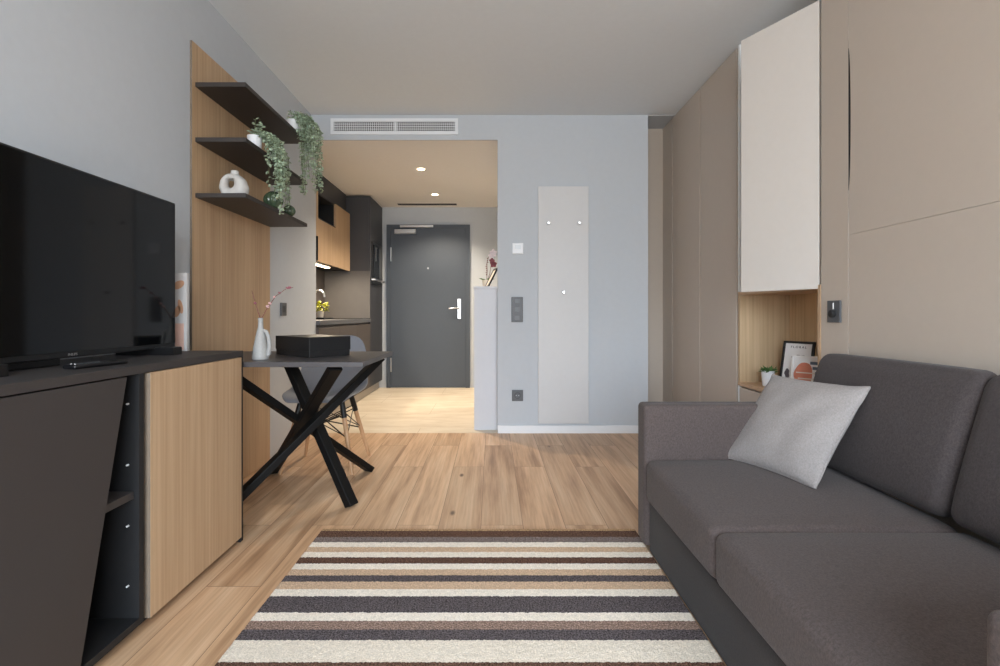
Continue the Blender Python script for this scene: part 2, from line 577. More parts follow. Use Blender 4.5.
def socket(name, label, c, horiz_axis):
    """square anthracite socket; the wall is back (y) or left (x)"""
    t = thing(name, label, 'socket', (c[0], c[1], c[2] - .045))
    bm = bmesh.new(); bm2 = bmesh.new(); bm3 = bmesh.new()
    box(bm, (-.045, -.01, -.045), (.045, 0, .045), .003)
    lathe(bm2, [(.0, -.012), (.019, -.012), (.020, .001), (.025, .001), (.0255, .0), ], n=28)
    for s in (-1, 1):
        lathe(bm3, [(0, .0), (.003, .0), (.003, -.011), (0, -.011)], (s * .0095, 0, 0), 8)
    R = Matrix.Rotation(PI / 2, 4, 'X')
    merge_m = Matrix.Translation((0, -.0105, 0)) @ R
    bmesh.ops.transform(bm2, matrix=merge_m, verts=bm2.verts)
    bmesh.ops.transform(bm3, matrix=merge_m, verts=bm3.verts)
    for b, nm, mt in ((bm, 'plate', M['socket']), (bm2, 'inset', M['socketd']), (bm3, 'contact', M['steel'])):
        if horiz_axis == 'left':
            bmesh.ops.rotate(b, cent=(0, 0, 0), matrix=Matrix.Rotation(PI / 2, 3, 'Z'), verts=b.verts)
        bmesh.ops.translate(b, vec=c, verts=b.verts)
        link(nm, b, mt, t)
    return t
socket('wall_socket', 'anthracite wall socket low beside the coat panel above the white skirting', (.205, YB, .303), 'back')
t = thing('wall_outlet', 'upright dark outlet plate on the left wall beside the oak panel', 'socket', (XL, 3.475, .95))
part('plate', M['socket'], t, ((XL, 3.43, .945), (XL + .01, 3.52, 1.035)), bev=.003)
part('inset', M['socketd'], t, ((XL + .008, 3.452, .967), (XL + .012, 3.498, 1.013)), bev=.001)

# coat panel
t = thing('coat_panel', 'tall narrow light grey wall panel with three small coat hooks', 'coat rack', (.572, YB, .08))
x0, x1, z0, z1 = .370, .774, .081, 1.980
part('board', M['grey'], t, ((x0, YB - .024, z0), (x1, YB - .004, z1)), bev=.002)
part('batten', M['gap'], t, ((x0 + .02, YB - .005, z0 + .02), (x1 - .02, YB, z1 - .02)))
for x, z in ((.450, 1.684), (.696, 1.684), (.571, 1.130)):
    bm = bmesh.new()
    q = bmesh.new()
    lathe(q, [(0, 0), (.008, 0), (.007, .012), (.007, .026), (.013, .032), (.014, .037), (.011, .041), (0, .042)], n=20)
    merge(bm, q, Matrix.Translation((x, YB - .0235, z)) @ Matrix.Rotation(PI / 2, 4, 'X'))
    link('hook', bm, M['hook'], t, True)

# ------------------------------------------------------------------ oak panel with shelves
XP = -1.443
t = thing('oak_wall_panel', 'tall light oak wall panel behind the desk and the three shelves', 'wall panel', (XL, 2.8, 0))
part('board', M['oak'], t, ((XL + .001, 2.406, .002), (XP, 3.25, 2.272)))
part('edge_band', M['edgeband'], t, ((XL + .001, 2.405, .002), (XP, 2.4059, 2.272)))
for z, pos in ((2.082, 'topmost dark wall shelf on the oak panel, holding the farther trailing plant'),
               (1.814, 'middle dark wall shelf on the oak panel, holding the nearer trailing plant'),
               (1.543, 'lowest dark wall shelf on the oak panel, holding the white ring vase')):
    o = link('wall_shelf', boxes(((XP + .0005, 2.43, z - .022), (-1.198, 3.245, z)), bev=.0015), M['darkshelf'])
    tag(o, pos, 'shelf', 'dark shelves on the oak panel')

# ------------------------------------------------------------------ tv cabinet
ST = .80
XS = -1.05
y0, y1 = .42, 2.11
xb = XL + .004
t = thing('tv_cabinet', 'long dark sideboard with one oak door under the television', 'cabinet', (-1.25, 1.25, 0))
part('top_board', M['dark'], t, ((xb, y0, ST - .025), (XS, y1, ST)), bev=.0015)
part('carcass', M['darkin'], t,
     ((xb, y1 - .02, .0), (XS - .001, y1, ST - .0255)), ((xb, y0, 0), (XS - .022, y0 + .02, ST - .0255)),
     ((xb, 1.492, .045), (XS - .003, 1.512, ST - .0255)), ((xb, y0 + .02, .025), (XS - .003, 1.512, .045)), ((xb, 1.512, .025), (XS - .02, y1 - .02, .045)),
     ((xb, y0 + .02, .045), (xb + .01, y1 - .02, ST - .0255)))
part('plinth', M['gap'], t, ((xb + .02, y0 + .02, 0), (XS - .03, y1 - .021, .0245)))
bm = bmesh.new()
prism(bm, [(y0 + .0, .042), (1.274, .042), (1.4385, ST - .029), (y0 + .0, ST - .029)], 'x', XS - .02, XS)
bm.faces.ensure_lookup_table()
o = link('door', bm, M['dark'], t); o['label'] = 'dark door with a slanted edge'
o = part('door', M['oakdoor'], t, ((XS - .016, 1.532, .022), (XS + .004, y1 - .0215, ST - .027)), bev=.001, label='light oak door')
o = part('edge_band', M['edgeband'], t, ((XS - .016, 1.5302, .0225), (XS + .0035, 1.5318, ST - .0275))); o['label'] = 'greyish front edge of the oak door'
part('shelf', M['dark'], t, ((xb + .012, y0 + .022, .402), (XS - .018, 1.491, .424)), bev=.001)
for z in (.685, .503, .321, .142):
    bm = bmesh.new()
    tube(bm, [(-1.085, 1.4925, z), (-1.085, 1.485, z)], .003, 10)
    link('shelf_peg', bm, M['white'], t, True)

# ------------------------------------------------------------------ television
XT = -1.25
ty0, ty1, tz0, tz1 = 1.01, 1.98, .823, 1.392
t = thing('television', 'large black flat screen television standing on the dark sideboard', 'television', (XT - .02, 1.49, ST))
bm = boxes(((XT - .03, ty0, tz0), (XT - .004, ty1, tz1)), bev=.003)
box(bm, (XT - .065, ty0 + .12, tz0 + .02), (XT - .03, ty1 - .12, tz1 - .16), .01)
link('housing', bm, M['bezel'], t)
part('screen', M['screen'], t, ((XT - .005, ty0 + .007, tz0 + .018), (XT, ty1 - .007, tz1 - .007)), bev=.0008)
for yy in (1.20, 1.885):
    bm = bmesh.new()
    prism(bm, [(-1.40, ST + .0005), (-1.185, ST + .0005), (-1.185, ST + .028), (-1.19, ST + .030), (-1.395, ST + .030), (-1.40, ST + .028)], 'y', yy - .025, yy + .025)
    box(bm, (-1.275, yy - .012, ST + .02), (-1.258, yy + .012, tz0 + .01))
    link('foot', bm, M['bezel'], t)
text_part('logo', 'PHILIPS', .0105, M['steel'], t,
          Matrix.Translation((XT - .0035, 1.495, tz0 + .009)) @ Matrix(((0, 0, 1, 0), (1, 0, 0, 0), (0, 1, 0, 0), (0, 0, 0, 1))))
o = link('set_top_box', boxes(((-1.37, 1.235, ST + .0005), (-1.285, 1.49, ST + .038)), bev=.003), M['bezel'])
tag(o, 'low black media box lying under the television on the sideboard', 'media box')

# remote
t = thing('remote_control', 'slim black remote control lying in front of the television', 'remote', (-1.14, 1.42, ST))
m = Matrix.Translation((-1.150, 1.455, ST + .0005)) @ Matrix.Rotation(math.radians(-8), 4, 'Z')
bm = bmesh.new(); q = bmesh.new()
box(q, (-.022, -.085, 0), (.022, .085, .013), .006, 3)
merge(bm, q, m); link('case', bm, M['remote'], t, True)
for k in range(10):
    q = bmesh.new()
    cx, cy = (-.012, 0, .012)[k % 3], -.065 + .028 * (k // 3)
    lathe(q, [(.004, 0), (.004, .0012), (0, .0014)], (cx, cy, .0127), 10)
    bm = bmesh.new(); merge(bm, q, m)
    link('button', bm, M['steel'] if k < 2 else M['socket'], t)

# art board beside the tv
t = thing('art_print', 'small upright art print with ochre shapes half hidden behind the television', 'picture', (-1.36, 2.085, ST))
ax0, ax1, ay = -1.449, -1.268, 2.075
part('board', M['artpaper'], t, ((ax0, ay, ST + .0005), (ax1, ay + .018, ST + .325)), bev=.001)
part('print', M['artpaper'], t, ((ax0 + .004, ay - .0012, ST + .006), (ax1 - .01, ay, ST + .32)))
part('print_band', M['pinkband'], t, ((ax0 + .004, ay - .002, ST + .006), (ax1 - .01, ay - .001, ST + .115)), label='dusty pink band')
bm = bmesh.new()
for (cx, cz, rx, rz, a) in ((-1.300, .275, .026, .016, .5), (-1.292, .185, .010, .03, .2), (-1.305, .165, .012, .025, -.3), (-1.36, .22, .03, .02, .2)):
    pts = [(cx + rx * math.cos(u) * math.cos(a) - rz * math.sin(u) * math.sin(a), ST + cz + rx * math.cos(u) * math.sin(a) + rz * math.sin(u) * math.cos(a)) for u in [2 * PI * k / 18 for k in range(18)]]
    prism(bm, pts, 'y', ay - .0022, ay - .001)
link('print_shapes', bm, M['orangeink'], t)

# ------------------------------------------------------------------ shelf decor
# ring vase
t = thing('ring_vase', 'white ceramic vase with a round hole on the lowest shelf', 'vase', (-1.325, 2.56, 1.543))
bm = bmesh.new()
cx, cy, cz = -1.325, 2.56, 1.5435
NU, NV = 48, 18
hx, hz = -.009, .079
outer = [(0, .078), (45, .060), (80, .050), (110, .050), (145, .050), (180, .054), (215, .066), (250, .081), (270, .079), (300, .088), (325, .098), (345, .090), (360, .078)]
def rad(a):
    a = math.degrees(a) % 360
    for (p, q), (r_, w_) in zip(outer, outer[1:]):
        if p <= a <= r_:
            u = (a - p) / (r_ - p); u = u * u * (3 - 2 * u)
            return q + (w_ - q) * u
rings = []
for i in range(NU):
    a = 2 * PI * i / NU
    ro = rad(a)
    ri = .018 + .005 * abs(math.sin(a))
    rc, rt = (ro + ri) / 2, (ro - ri) / 2
    dep = .020 + min(.022, rt * .55)
    ring = []
    for j in range(NV):
        b = 2 * PI * j / NV
        q = rc + rt * math.cos(b)
        ring.append(bm.verts.new((cx + hx + q * math.cos(a), cy + dep * math.sin(b), cz + max(0, hz + q * math.sin(a)))))
    rings.append(ring)
for i in range(NU):
    for j in range(NV):
        bm.faces.new((rings[i][j], rings[(i + 1) % NU][j], rings[(i + 1) % NU][(j + 1) % NV], rings[i][(j + 1) % NV]))
link('body', bm, M['ceramic'], t, True, False)
bm = bmesh.new()
lathe(bm, [(.034, .098), (.025, .114), (.0195, .128), (.018, .138), (.019, .143), (.016, .1445), (.0135, .139), (.0135, .12), (0, .118)], (cx + .008, cy, cz), 24)
link('neck', bm, M['ceramic'], t, True)

# ribbed balls
for (bx, by, r, lb) in ((-1.224, 2.80, .050, 'larger ribbed dark green ball vase on the lowest shelf under hanging leaves'),
                        (-1.224, 3.017, .035, 'smaller ribbed dark green ball vase at the far end of the lowest shelf')):
    t = thing('ball_vase', lb, 'vase', (bx, by, 1.543), 'green ball vases on the lowest shelf')
    bm = bmesh.new()
    prof = [(0, .0005)] + [(r * math.sin(a), r * (1 - math.cos(a)) * .97 + .0005) for a in [PI * k / 20 for k in range(3, 18)]] + [(r * .38, r * 1.92), (r * .3, r * 1.86), (0, r * 1.7)]
    lathe(bm, prof, (bx, by, 1.543), 72, rib=(14, .06))
    link('body', bm, M['ball'], t, True, False)

def pot(bm, c, r0, r1, h):
    lathe(bm, [(0, 0), (r0, 0), (r0 + .002, .002), (r1, h - .003), (r1, h), (r1 - .004, h), (r1 - .006, h - .012), (0, h - .014)], c, 32)

def trailing_plant(label, c, potr, poth, strands, seed, dens=1.0, sprigs=()):
    rnd = random.Random(seed)
    t = thing('trailing_plant', label, 'potted plant', c, 'trailing plants on the dark shelves')
    bm = bmesh.new(); pot(bm, (c[0], c[1], c[2] + .0005), potr * .82, potr, poth); link('pot', bm, M['white'], t, True)
    bm = bmesh.new(); lathe(bm, [(potr - .007, poth - .011), (potr * .5, poth - .006), (0, poth - .004)], c, 20); link('soil', bm, M['soil'], t)
    bs, bl = bmesh.new(), bmesh.new()
    for (ox, oy, zend, rise) in strands:
        p0 = Vector((c[0] + rnd.uniform(-.4, .4) * potr, c[1] + rnd.uniform(-.4, .4) * potr, c[2] + poth - .008))
        apex = Vector((c[0] + ox * .55, c[1] + oy * .5, c[2] + poth + rise))
        p2 = Vector((c[0] + ox, c[1] + oy, c[2] + poth * .4))
        p3 = Vector((c[0] + ox + rnd.uniform(-.012, .02), c[1] + oy + rnd.uniform(-.02, .02), zend))
        pts = []
        for k in range(9):
            u = k / 8
            pts.append((1 - u) ** 2 * p0 + 2 * u * (1 - u) * (apex + Vector((0, 0, rise))) + u * u * p2)
        nn = max(2, int((p2.z - p3.z) / .02))
        for k in range(1, nn + 1):
            u = k / nn
            q = p2.lerp(p3, u); q += Vector((rnd.uniform(-1, 1), rnd.uniform(-1, 1), 0)) * .0035
            pts.append(q)
        tube(bs, pts, .0011, 5)
        # leaves in pairs
        L = 0
        for a, b in zip(pts, pts[1:]):
            seg = (b - a).length
            L += seg
            while L > .0185 / dens:
                L -= .0185 / dens
                q = a.lerp(b, rnd.random())
                dd = (b - a).normalized()
                for s in range(2):
                    ang = rnd.uniform(0, 2 * PI)
                    out = Vector((math.cos(ang), math.sin(ang), rnd.uniform(-.7, .35)))
                    ll = rnd.uniform(.015, .026)
                    leaf(bl, q, out + dd * .3, Vector((rnd.uniform(-.6, .6), rnd.uniform(-.6, .6), 1)), ll, ll * .75)
    for (sx, sy, sz) in sprigs:
        p0 = Vector((c[0], c[1], c[2] + poth - .01)); p1 = p0 + Vector((sx, sy, sz))
        pts = [p0.lerp(p1, k / 6) + Vector((0, 0, .012 * math.sin(PI * k / 6))) for k in range(7)]
        tube(bs, pts, .0012, 5)
        for k in range(int(p0.lerp(p1, 1).length * 0) + 11):
            q = p0.lerp(p1, .3 + .7 * rnd.random())
            ang = rnd.uniform(0, 2 * PI); ll = rnd.uniform(.016, .024)
            leaf(bl, q, Vector((math.cos(ang), math.sin(ang), rnd.uniform(-.2, .7))), Vector((0, 0, 1)), ll, ll * .7)
    link('stems', bs, M['stem'], t)
    link('foliage', bl, M['leaf'], t)
    return t

rr = random.Random(3)
st1 = [(rr.uniform(.065, .165), rr.uniform(-.09, .05), rr.choice([1.72, 1.76, 1.80, 1.86, 1.93, 1.98]), rr.uniform(.01, .05)) for _ in range(22)]
st1 += [(rr.uniform(.065, .08), rr.uniform(-.06, .0), 1.70, .02) for _ in range(3)]
st1 += [(rr.uniform(.06, .16), rr.uniform(-.09, .05), 2.02, rr.uniform(.02, .06)) for _ in range(10)]
trailing_plant('white pot with trailing greenery on the top shelf, spilling far down', (-1.240, 3.12, 2.082), .042, .078, st1, 11,
               sprigs=[(-.05, .02, .05), (.0, -.05, .06), (.05, .0, .07), (.08, .02, .05), (.04, -.05, .05)])
st2 = [(rr.uniform(.075, .15), rr.uniform(-.04, .06), rr.choice([1.57, 1.60, 1.62, 1.66, 1.70, 1.74]), rr.uniform(.0, .03)) for _ in range(20)]
st2 += [(rr.uniform(.05, .1), rr.uniform(.1, .22), rr.uniform(1.5, 1.6), .01) for _ in range(5)]
st2 += [(.075, .12, 1.66, .01), (.09, .14, 1.70, .01), (.1, .1, 1.5, .01), (.09, .12, 1.51, .01)]
st2 += [(rr.uniform(.07, .16), rr.uniform(-.05, .06), 1.80, rr.uniform(.01, .04)) for _ in range(9)]
trailing_plant('white pot with trailing greenery on the middle shelf, nearer the oak panel edge', (-1.244, 2.62, 1.814), .037, .070, st2, 12,
               sprigs=[(.01, -.01, .10), (.03, .0, .07), (-.03, .02, .05), (.05, -.02, .06), (.0, .04, .06), (.02, .02, .11)])

# ------------------------------------------------------------------ desk table
TT = .75
t = thing('desk_table', 'dark grey table with crossed black beam legs beside the sideboard', 'table', (-1.0, 2.44, 0))
part('table_top', M['tabletop'], t, ((-1.428, 2.125, TT - .022), (-.548, 2.755, TT)), bev=.0015)
beams = [((-.60, 2.69, TT - .022), (-1.25, 2.17, .002)),
         ((-.685, 2.19, TT - .022), (-1.32, 3.00, .002)),
         ((-1.09, 2.66, TT - .022), (-.695, 2.48, .002)),
         ((-1.19, 2.19, TT - .022), (-.745, 3.05, .002))]
for a, b in beams:
    bm = bmesh.new()
    beam(bm, a, b, .058, .045, .004)
    for v in bm.verts:
        v.co.z = max(.0, min(TT - .0221, v.co.z))
    link('leg', bm, M['blackmetal'], t)

# box on the desk
t = thing('storage_box', 'flat black square box with a lid lying on the desk table', 'box', (-.882, 2.47, TT))
ang = math.radians(50)
m = Matrix.Translation((-.851, 2.326, TT + .0005)) @ Matrix.Rotation(ang, 4, 'Z')
M['boxblack'] = plain('black_leatherette', (31, 31, 32), .45, var=.05, scale=200, spec=.3)
for nm, lo, hi in (('box_body', (.002, .002, 0), (.222, .318, .06)), ('box_lid', (0, 0, .028), (.225, .321, .095))):
    bm = bmesh.new(); q = bmesh.new(); box(q, lo, hi, .002); merge(bm, q, m)
    link(nm, bm, M['boxblack'], t)

# twig vase with a handle slit
t = thing('bottle_vase', 'pale grey bottle vase with a slit handle holding red twigs on the desk', 'vase', (-1.05, 2.27, TT))
bm = bmesh.new()
vx, vy, vz = -1.048, 2.265, TT + .0005
# body left of the slit
prof = [(.0, .036), (.01, .0375), (.05, .033), (.09, .025), (.125, .017), (.145, .0115), (.17, .0105), (.186, .012)]
rings = []
for z, r in prof:
    rings.append([bm.verts.new((vx - .010 * min(1, z / .12) * 0 + r * math.cos(2 * PI * k / 24) * (1.0 if z > .1 else .95), vy + r * math.sin(2 * PI * k / 24), vz + z)) for k in range(24)])
for a, b in zip(rings, rings[1:]):
    for k in range(24):
        bm.faces.new((a[k], a[(k + 1) % 24], b[(k + 1) % 24], b[k]))
bm.faces.new(rings[0][::-1])
link('body', bm, M['gceramic'], t, True)
bm = bmesh.new()
tube(bm, [(vx + .014, vy, vz + .128), (vx + .026, vy, vz + .124), (vx + .036, vy, vz + .10), (vx + .040, vy, vz + .06), (vx + .036, vy, vz + .025), (vx + .022, vy, vz + .015)], [.009, .009, .009, .009, .011, .014], 12)
link('handle', bm, M['gceramic'], t, True)
tw = thing('blossom_twigs', 'two reddish twigs with pale pink buds standing in the bottle vase', 'twigs', (vx, vy, vz + .17))
def twig(pts, buds, seed):
    rnd = random.Random(seed)
    bm = bmesh.new(); tube(bm, pts, [.0024 - .0014 * i / (len(pts) - 1) for i in range(len(pts))], 6)
    link('twig', bm, M['twig'], tw, True)
    P = [Vector(p) for p in pts]
    for f in buds:
        x = f * (len(P) - 1); i = min(int(x), len(P) - 2)
        c = P[i].lerp(P[i + 1], x - i)
        bm = bmesh.new()
        bmesh.ops.create_icosphere(bm, subdivisions=2, radius=rnd.uniform(.003, .0048))
        for v in bm.verts:
            v.co = Vector((v.co.x, v.co.y, v.co.z * 1.4)) + c + Vector((rnd.choice((-.004, .004)), -.003, .002)) * 1
        link('bud', bm, M['bud'] if f < .6 else M['pink'], tw, True)
twig([(vx, vy, vz + .02), (vx - .002, vy, vz + .185), (vx - .02, vy, vz + .24), (vx - .042, vy + .004, vz + .31)], (.72,), 1)
twig([(vx + .001, vy, vz + .02), (vx + .004, vy, vz + .185), (vx + .03, vy, vz + .23), (vx + .07, vy - .004, vz + .285), (vx + .115, vy, vz + .318), (vx + .148, vy, vz + .325)], (.42, .47, .58, .68, .84, .9), 2)

# ------------------------------------------------------------------ shell chair
ccx, ccy = -1.045, 3.175
t = thing('shell_chair', 'grey shell chair with wooden dowel legs behind the desk table', 'chair', (ccx, ccy, 0))
prof = [(-.235, .430, .165, .0), (-.225, .448, .19, .004), (-.17, .452, .222, .018), (-.08, .440, .235, .035), (.02, .432, .24, .05), (.10, .437, .238, .065),
        (.160, .462, .235, .075), (.195, .52, .23, .075), (.215, .60, .222, .065), (.235, .69, .205, .05), (.252, .765, .175, .03), (.258, .80, .135, .02), (.258, .812, .09, .018)]
# (y, z, half width, side rise)
bm = bmesh.new()
NW = 14
rows = []
for i, (py, pz, hw, rise) in enumerate(prof):
    row = []
    nx = prof[min(i + 1, len(prof) - 1)]; pv = prof[max(i - 1, 0)]
    dy, dz = nx[0] - pv[0], nx[1] - pv[1]
    ln = math.hypot(dy, dz); ny, nz = -dz / ln, dy / ln          # normal towards the sitter
    for k in range(NW + 1):
        u = -1 + 2 * k / NW
        e = rise * abs(u) ** 2.2
        row.append(bm.verts.new((ccx + hw * math.sin(u * PI / 2) if 0 else ccx + hw * u, ccy + py + ny * e, pz + nz * e)))
    rows.append(row)
for a, b in zip(rows, rows[1:]):
    for k in range(NW):
        bm.faces.new((a[k], a[k + 1], b[k + 1], b[k]))
o = link('shell', bm, M['shell'], t, True, False)
md = o.modifiers.new('thick', 'SOLIDIFY'); md.thickness = .006; md.offset = -1
md = o.modifiers.new('smooth', 'SUBSURF'); md.levels = 1; md.render_levels = 2
tops = []
for sx in (-1, 1):
    for sy in (-1, 1):
        a = Vector((ccx + sx * .125, ccy + sy * .10 - .01, .425)); b = Vector((ccx + sx * .215, ccy + sy * .205, .0))
        n = a.lerp(b, .17)
        bm = bmesh.new(); tube(bm, [n, n.lerp(b, .5), b], [.0145, .0135, .0095], 14)
        for v in bm.verts:
            v.co.z = max(v.co.z, .0005)
        lg = sub(link('leg', bm, M['dowel'], t, True), t)
        bm = bmesh.new(); tube(bm, [a, a.lerp(b, .24)], [.017, .0165], 12); link('leg_socket', bm, M['wire'], lg, True).location = (0, 0, 0)
        tops.append((a, b))
bm = bmesh.new()
for i, j in ((0, 3), (1, 2)):
    tube(bm, [tops[i][0].lerp(tops[i][1], .2), tops[j][0].lerp(tops[j][1], .52)], .004, 8)
    tube(bm, [tops[j][0].lerp(tops[j][1], .2), tops[i][0].lerp(tops[i][1], .52)], .004, 8)
for i, j in ((0, 1), (2, 3), (0, 2), (1, 3)):
    tube(bm, [tops[i][0].lerp(tops[i][1], .15), tops[j][0].lerp(tops[j][1], .50)], .003, 8)
    tube(bm, [tops[j][0].lerp(tops[j][1], .15), tops[i][0].lerp(tops[i][1], .50)], .003, 8)
link('wire_brace', bm, M['wire'], t, True)
bm = bmesh.new()
for i, j in ((0, 1), (1, 3), (3, 2), (2, 0)):
    beam(bm, tops[i][0] + Vector((0, 0, -.002)), tops[j][0] + Vector((0, 0, -.002)), .02, .006, .001)
link('seat_mount', bm, M['wire'], t)

# ------------------------------------------------------------------ rug
RT = .014
bnd = [528.5, 531.5, 537.5, 543, 547.5, 552.5, 558, 564, 570, 575.5, 582.5, 590, 597, 613, 621.5, 631, 641, 663, 700]
cols = ['beige0', 'brown', 'grey', 'white', 'beige', 'white', 'brown', 'white', 'beige', 'dark', 'beige', 'white', 'dark', 'white', 'mocha', 'dark', 'cream', 'brown']
pal = dict(beige0=(176, 146, 112), brown=(98, 74, 62), grey=(124, 112, 108), white=(236, 226, 211), beige=(202, 174, 146), dark=(90, 83, 84), mocha=(142, 120, 108), cream=(226, 215, 198))
def ydepth(py):
    return (H - RT) * F / (py - 315)
stripes = [(ydepth(b), ydepth(a), c) for a, b, c in zip(bnd, bnd[1:], cols)]     # y lo, y hi, colour
yn = stripes[-1][0]
for c, wd in (('white', .07), ('beige', .06), ('dark', .09), ('white', .06), ('brown', .08), ('cream', .1), ('dark', .06), ('beige', .06)):
    stripes.append((yn - wd, yn, c)); yn -= wd
ryf = stripes[0][1]
rx0, rx1 = -.745, .628
tr = NT('striped_rug_pile')
tc = tr.n('ShaderNodeTexCoord'); sp = tr.n('ShaderNodeSeparateXYZ')
nv = tr.n('ShaderNodeTexNoise'); nv.inputs['Scale'].default_value = 130; nv.inputs['Detail'].default_value = 1
tr.l(tc.outputs['Object'], nv.inputs['Vector'])
tr.l(tc.outputs['Object'], sp.inputs[0])
wob = tr.n('ShaderNodeMath', operation='MULTIPLY_ADD'); tr.l(nv.outputs['Fac'], wob.inputs[0]); wob.inputs[1].default_value = .006; tr.l(sp.outputs['Y'], wob.inputs[2])
mr = tr.n('ShaderNodeMapRange'); mr.inputs['From Min'].default_value = yn + .004; mr.inputs['From Max'].default_value = ryf + .004
tr.l(wob.outputs[0], mr.inputs['Value'])
stops = [((a - yn) / (ryf - yn), lin(pal[c])) for a, b, c in stripes[::-1]]
stops[0] = (0.0, stops[0][1])
col = tr.ramp(mr.outputs['Result'], stops, 'CONSTANT')
f1 = tr.noise(tr.coords(), 210, 2, .7)
f2 = tr.noise(tr.coords(), 60, 2, .6)
bw = tr.n('ShaderNodeRGBToBW'); tr.l(col, bw.inputs[0])
amt = tr.ramp(bw.outputs[0], [(.12, (1, 1, 1)), (.55, (.22, .22, .22))])
col = tr.mix(amt, col, tr.mix(1.0, col, tr.ramp(f1, [(.36, (.40, .40, .40)), (.5, (1, 1, 1)), (.66, (1.9, 1.9, 1.9))]), 'MULTIPLY'))
col = tr.mix(1.0, col, tr.ramp(f2, [(.3, (.9, .9, .9)), (.7, (1.05, 1.05, 1.05))]), 'MULTIPLY')
tr.l(col, tr.b.inputs['Base Color']); tr.b.inputs['Roughness'].default_value = 1; tr.b.inputs['Specular IOR Level'].default_value = .05
tr.bump(f1, .8, .004)
bm = bmesh.new()
rn = random.Random(5)
NX, NY = 300, 300
g = []
for j in range(NY + 1):
    row = []
    for i in range(NX + 1):
        edge = i in (0, NX) or j in (0, NY)
        x = rx0 + (rx1 - rx0) * i / NX; y = yn + (ryf - yn) * j / NY
        if edge:
            row.append(bm.verts.new((x + rn.uniform(-.003, .003), y + rn.uniform(-.003, .003), .0)))
        else:
            row.append(bm.verts.new((x, y, RT + rn.uniform(-.0012, .0012))))
    g.append(row)
for j in range(NY):
    for i in range(NX):
        bm.faces.new((g[j][i], g[j][i + 1], g[j + 1][i + 1], g[j + 1][i]))
bm.faces.new([g[0][i] for i in range(NX, -1, -1)] + [g[j][0] for j in range(1, NY + 1)] + [g[NY][i] for i in range(1, NX + 1)] + [g[j][NX] for j in range(NY - 1, 0, -1)])
o = link('rug', bm, tr.m, None, True, False)
tag(o, 'striped cream, beige, brown and charcoal pile rug on the oak floor', 'rug')

# ------------------------------------------------------------------ sofa
XA, XBASE = .612, .632
sy0, sy1 = .53, 2.11
t = thing('sofa', 'dark taupe two seat sofa bed with low arms beside the rug', 'sofa', (1.05, 1.3, 0))
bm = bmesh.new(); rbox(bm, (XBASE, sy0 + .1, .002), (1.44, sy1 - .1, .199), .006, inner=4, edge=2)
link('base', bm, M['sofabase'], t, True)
for a, b in ((sy1 - .1, sy1), (sy0, sy0 + .1)):
    bm = bmesh.new(); rbox(bm, (XA, a, .0168), (1.243, b, .588), .02, inner=8)
    link('arm', bm, M['sofa'], t, True, False)
ys = 1.395
def dip(p):
    q = p.copy()
    if q.z > .28:
        q.z -= .020 * max(0, min(1, (2.01 - q.y) / .615)) * (q.z - .28) / .09
    return q
for a, b in ((ys + .0015, sy1 - .101), (sy0 + .101, ys - .0015)):
    bm = bmesh.new()
    rbox(bm, (.615, a, .2), (1.32, b, .372), .03, puff=(.004, .0, .012), fn=dip)
    link('seat_cushion', bm, M['sofa'], t, True, False)
def slant(p):
    k = max(0, min(1, (p.z - .36) / (.79 - .36)))
    q = p.copy()
    wf = max(0, min(1, (1.44 - p.x) / .19))
    q.x += .125 * k ** 1.25 * wf
    return q
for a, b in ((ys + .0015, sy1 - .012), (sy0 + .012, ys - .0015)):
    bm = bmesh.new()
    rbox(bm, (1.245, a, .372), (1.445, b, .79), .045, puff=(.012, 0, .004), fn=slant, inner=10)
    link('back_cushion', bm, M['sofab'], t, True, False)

# scatter cushion
t = thing('scatter_cushion', 'light grey square scatter cushion leaning on the sofa back', 'cushion', (1.1, 1.85, .37))
e = Vector((1.083 - .955, 1.665 - 2.03, 0)); S = e.length; e.normalize()
s = .775; c_ = math.sqrt(1 - s * s)
nrm_h = Vector((-e.y, e.x, 0))                      # horizontal, into the sofa back
upv = nrm_h * c_ + Vector((0, 0, s))
outv = e.cross(upv).normalized()
if outv.x > 0:
    outv = -outv
base = Vector((.947, 2.03, .378))
S2 = .405
mid = base + e * S / 2 + upv * S2 / 2
bm = bmesh.new()
N = 34
side = {}
for sd in (1, -1):
    for i in range(N + 1):
        for j in range(N + 1):
            u, v = -math.cos(PI * i / N), -math.cos(PI * j / N)
            if sd == -1 and (i in (0, N) or j in (0, N)):
                side[(sd, i, j)] = side[(1, i, j)]; continue
            h = .062 * max(0, (1 - u * u) * (1 - v * v)) ** .48
            wr = noise.noise(Vector((u * 2.2, v * 2.2, 3.1 + sd))) * .010 * max(0, (1 - u * u) * (1 - v * v)) ** .5
            wr += .004 * math.sin(9 * (u - v) + 2) * abs(u * v) ** 2
            uu = u * (1 - .055 * (1 - v * v) * abs(u)); vv = v * (1 - .055 * (1 - u * u) * abs(v))
            p = mid + e * (uu * S / 2 * 1.03) + upv * (vv * S2 / 2 * 1.03) + outv * (sd * (h + wr))
            side[(sd, i, j)] = bm.verts.new(p)
    for i in range(N):
        for j in range(N):
            q = [side[(sd, i, j)], side[(sd, i + 1, j)], side[(sd, i + 1, j + 1)], side[(sd, i, j + 1)]]
            try:
                bm.faces.new(q if sd == 1 else q[::-1])
            except ValueError:
                pass
loop = [side[(1, i, 0)].co.copy() for i in range(N)] + [side[(1, N, j)].co.copy() for j in range(N)] + [side[(1, i, N)].co.copy() for i in range(N, 0, -1)] + [side[(1, 0, j)].co.copy() for j in range(N, -1, -1)]
link('cover', bm, M['pillow'], t, True, False)
bm = bmesh.new()
pts = [p for k, p in enumerate(loop) if k == 0 or (p - loop[k - 1]).length > .0015]
tube(bm, pts, .0028, 6)
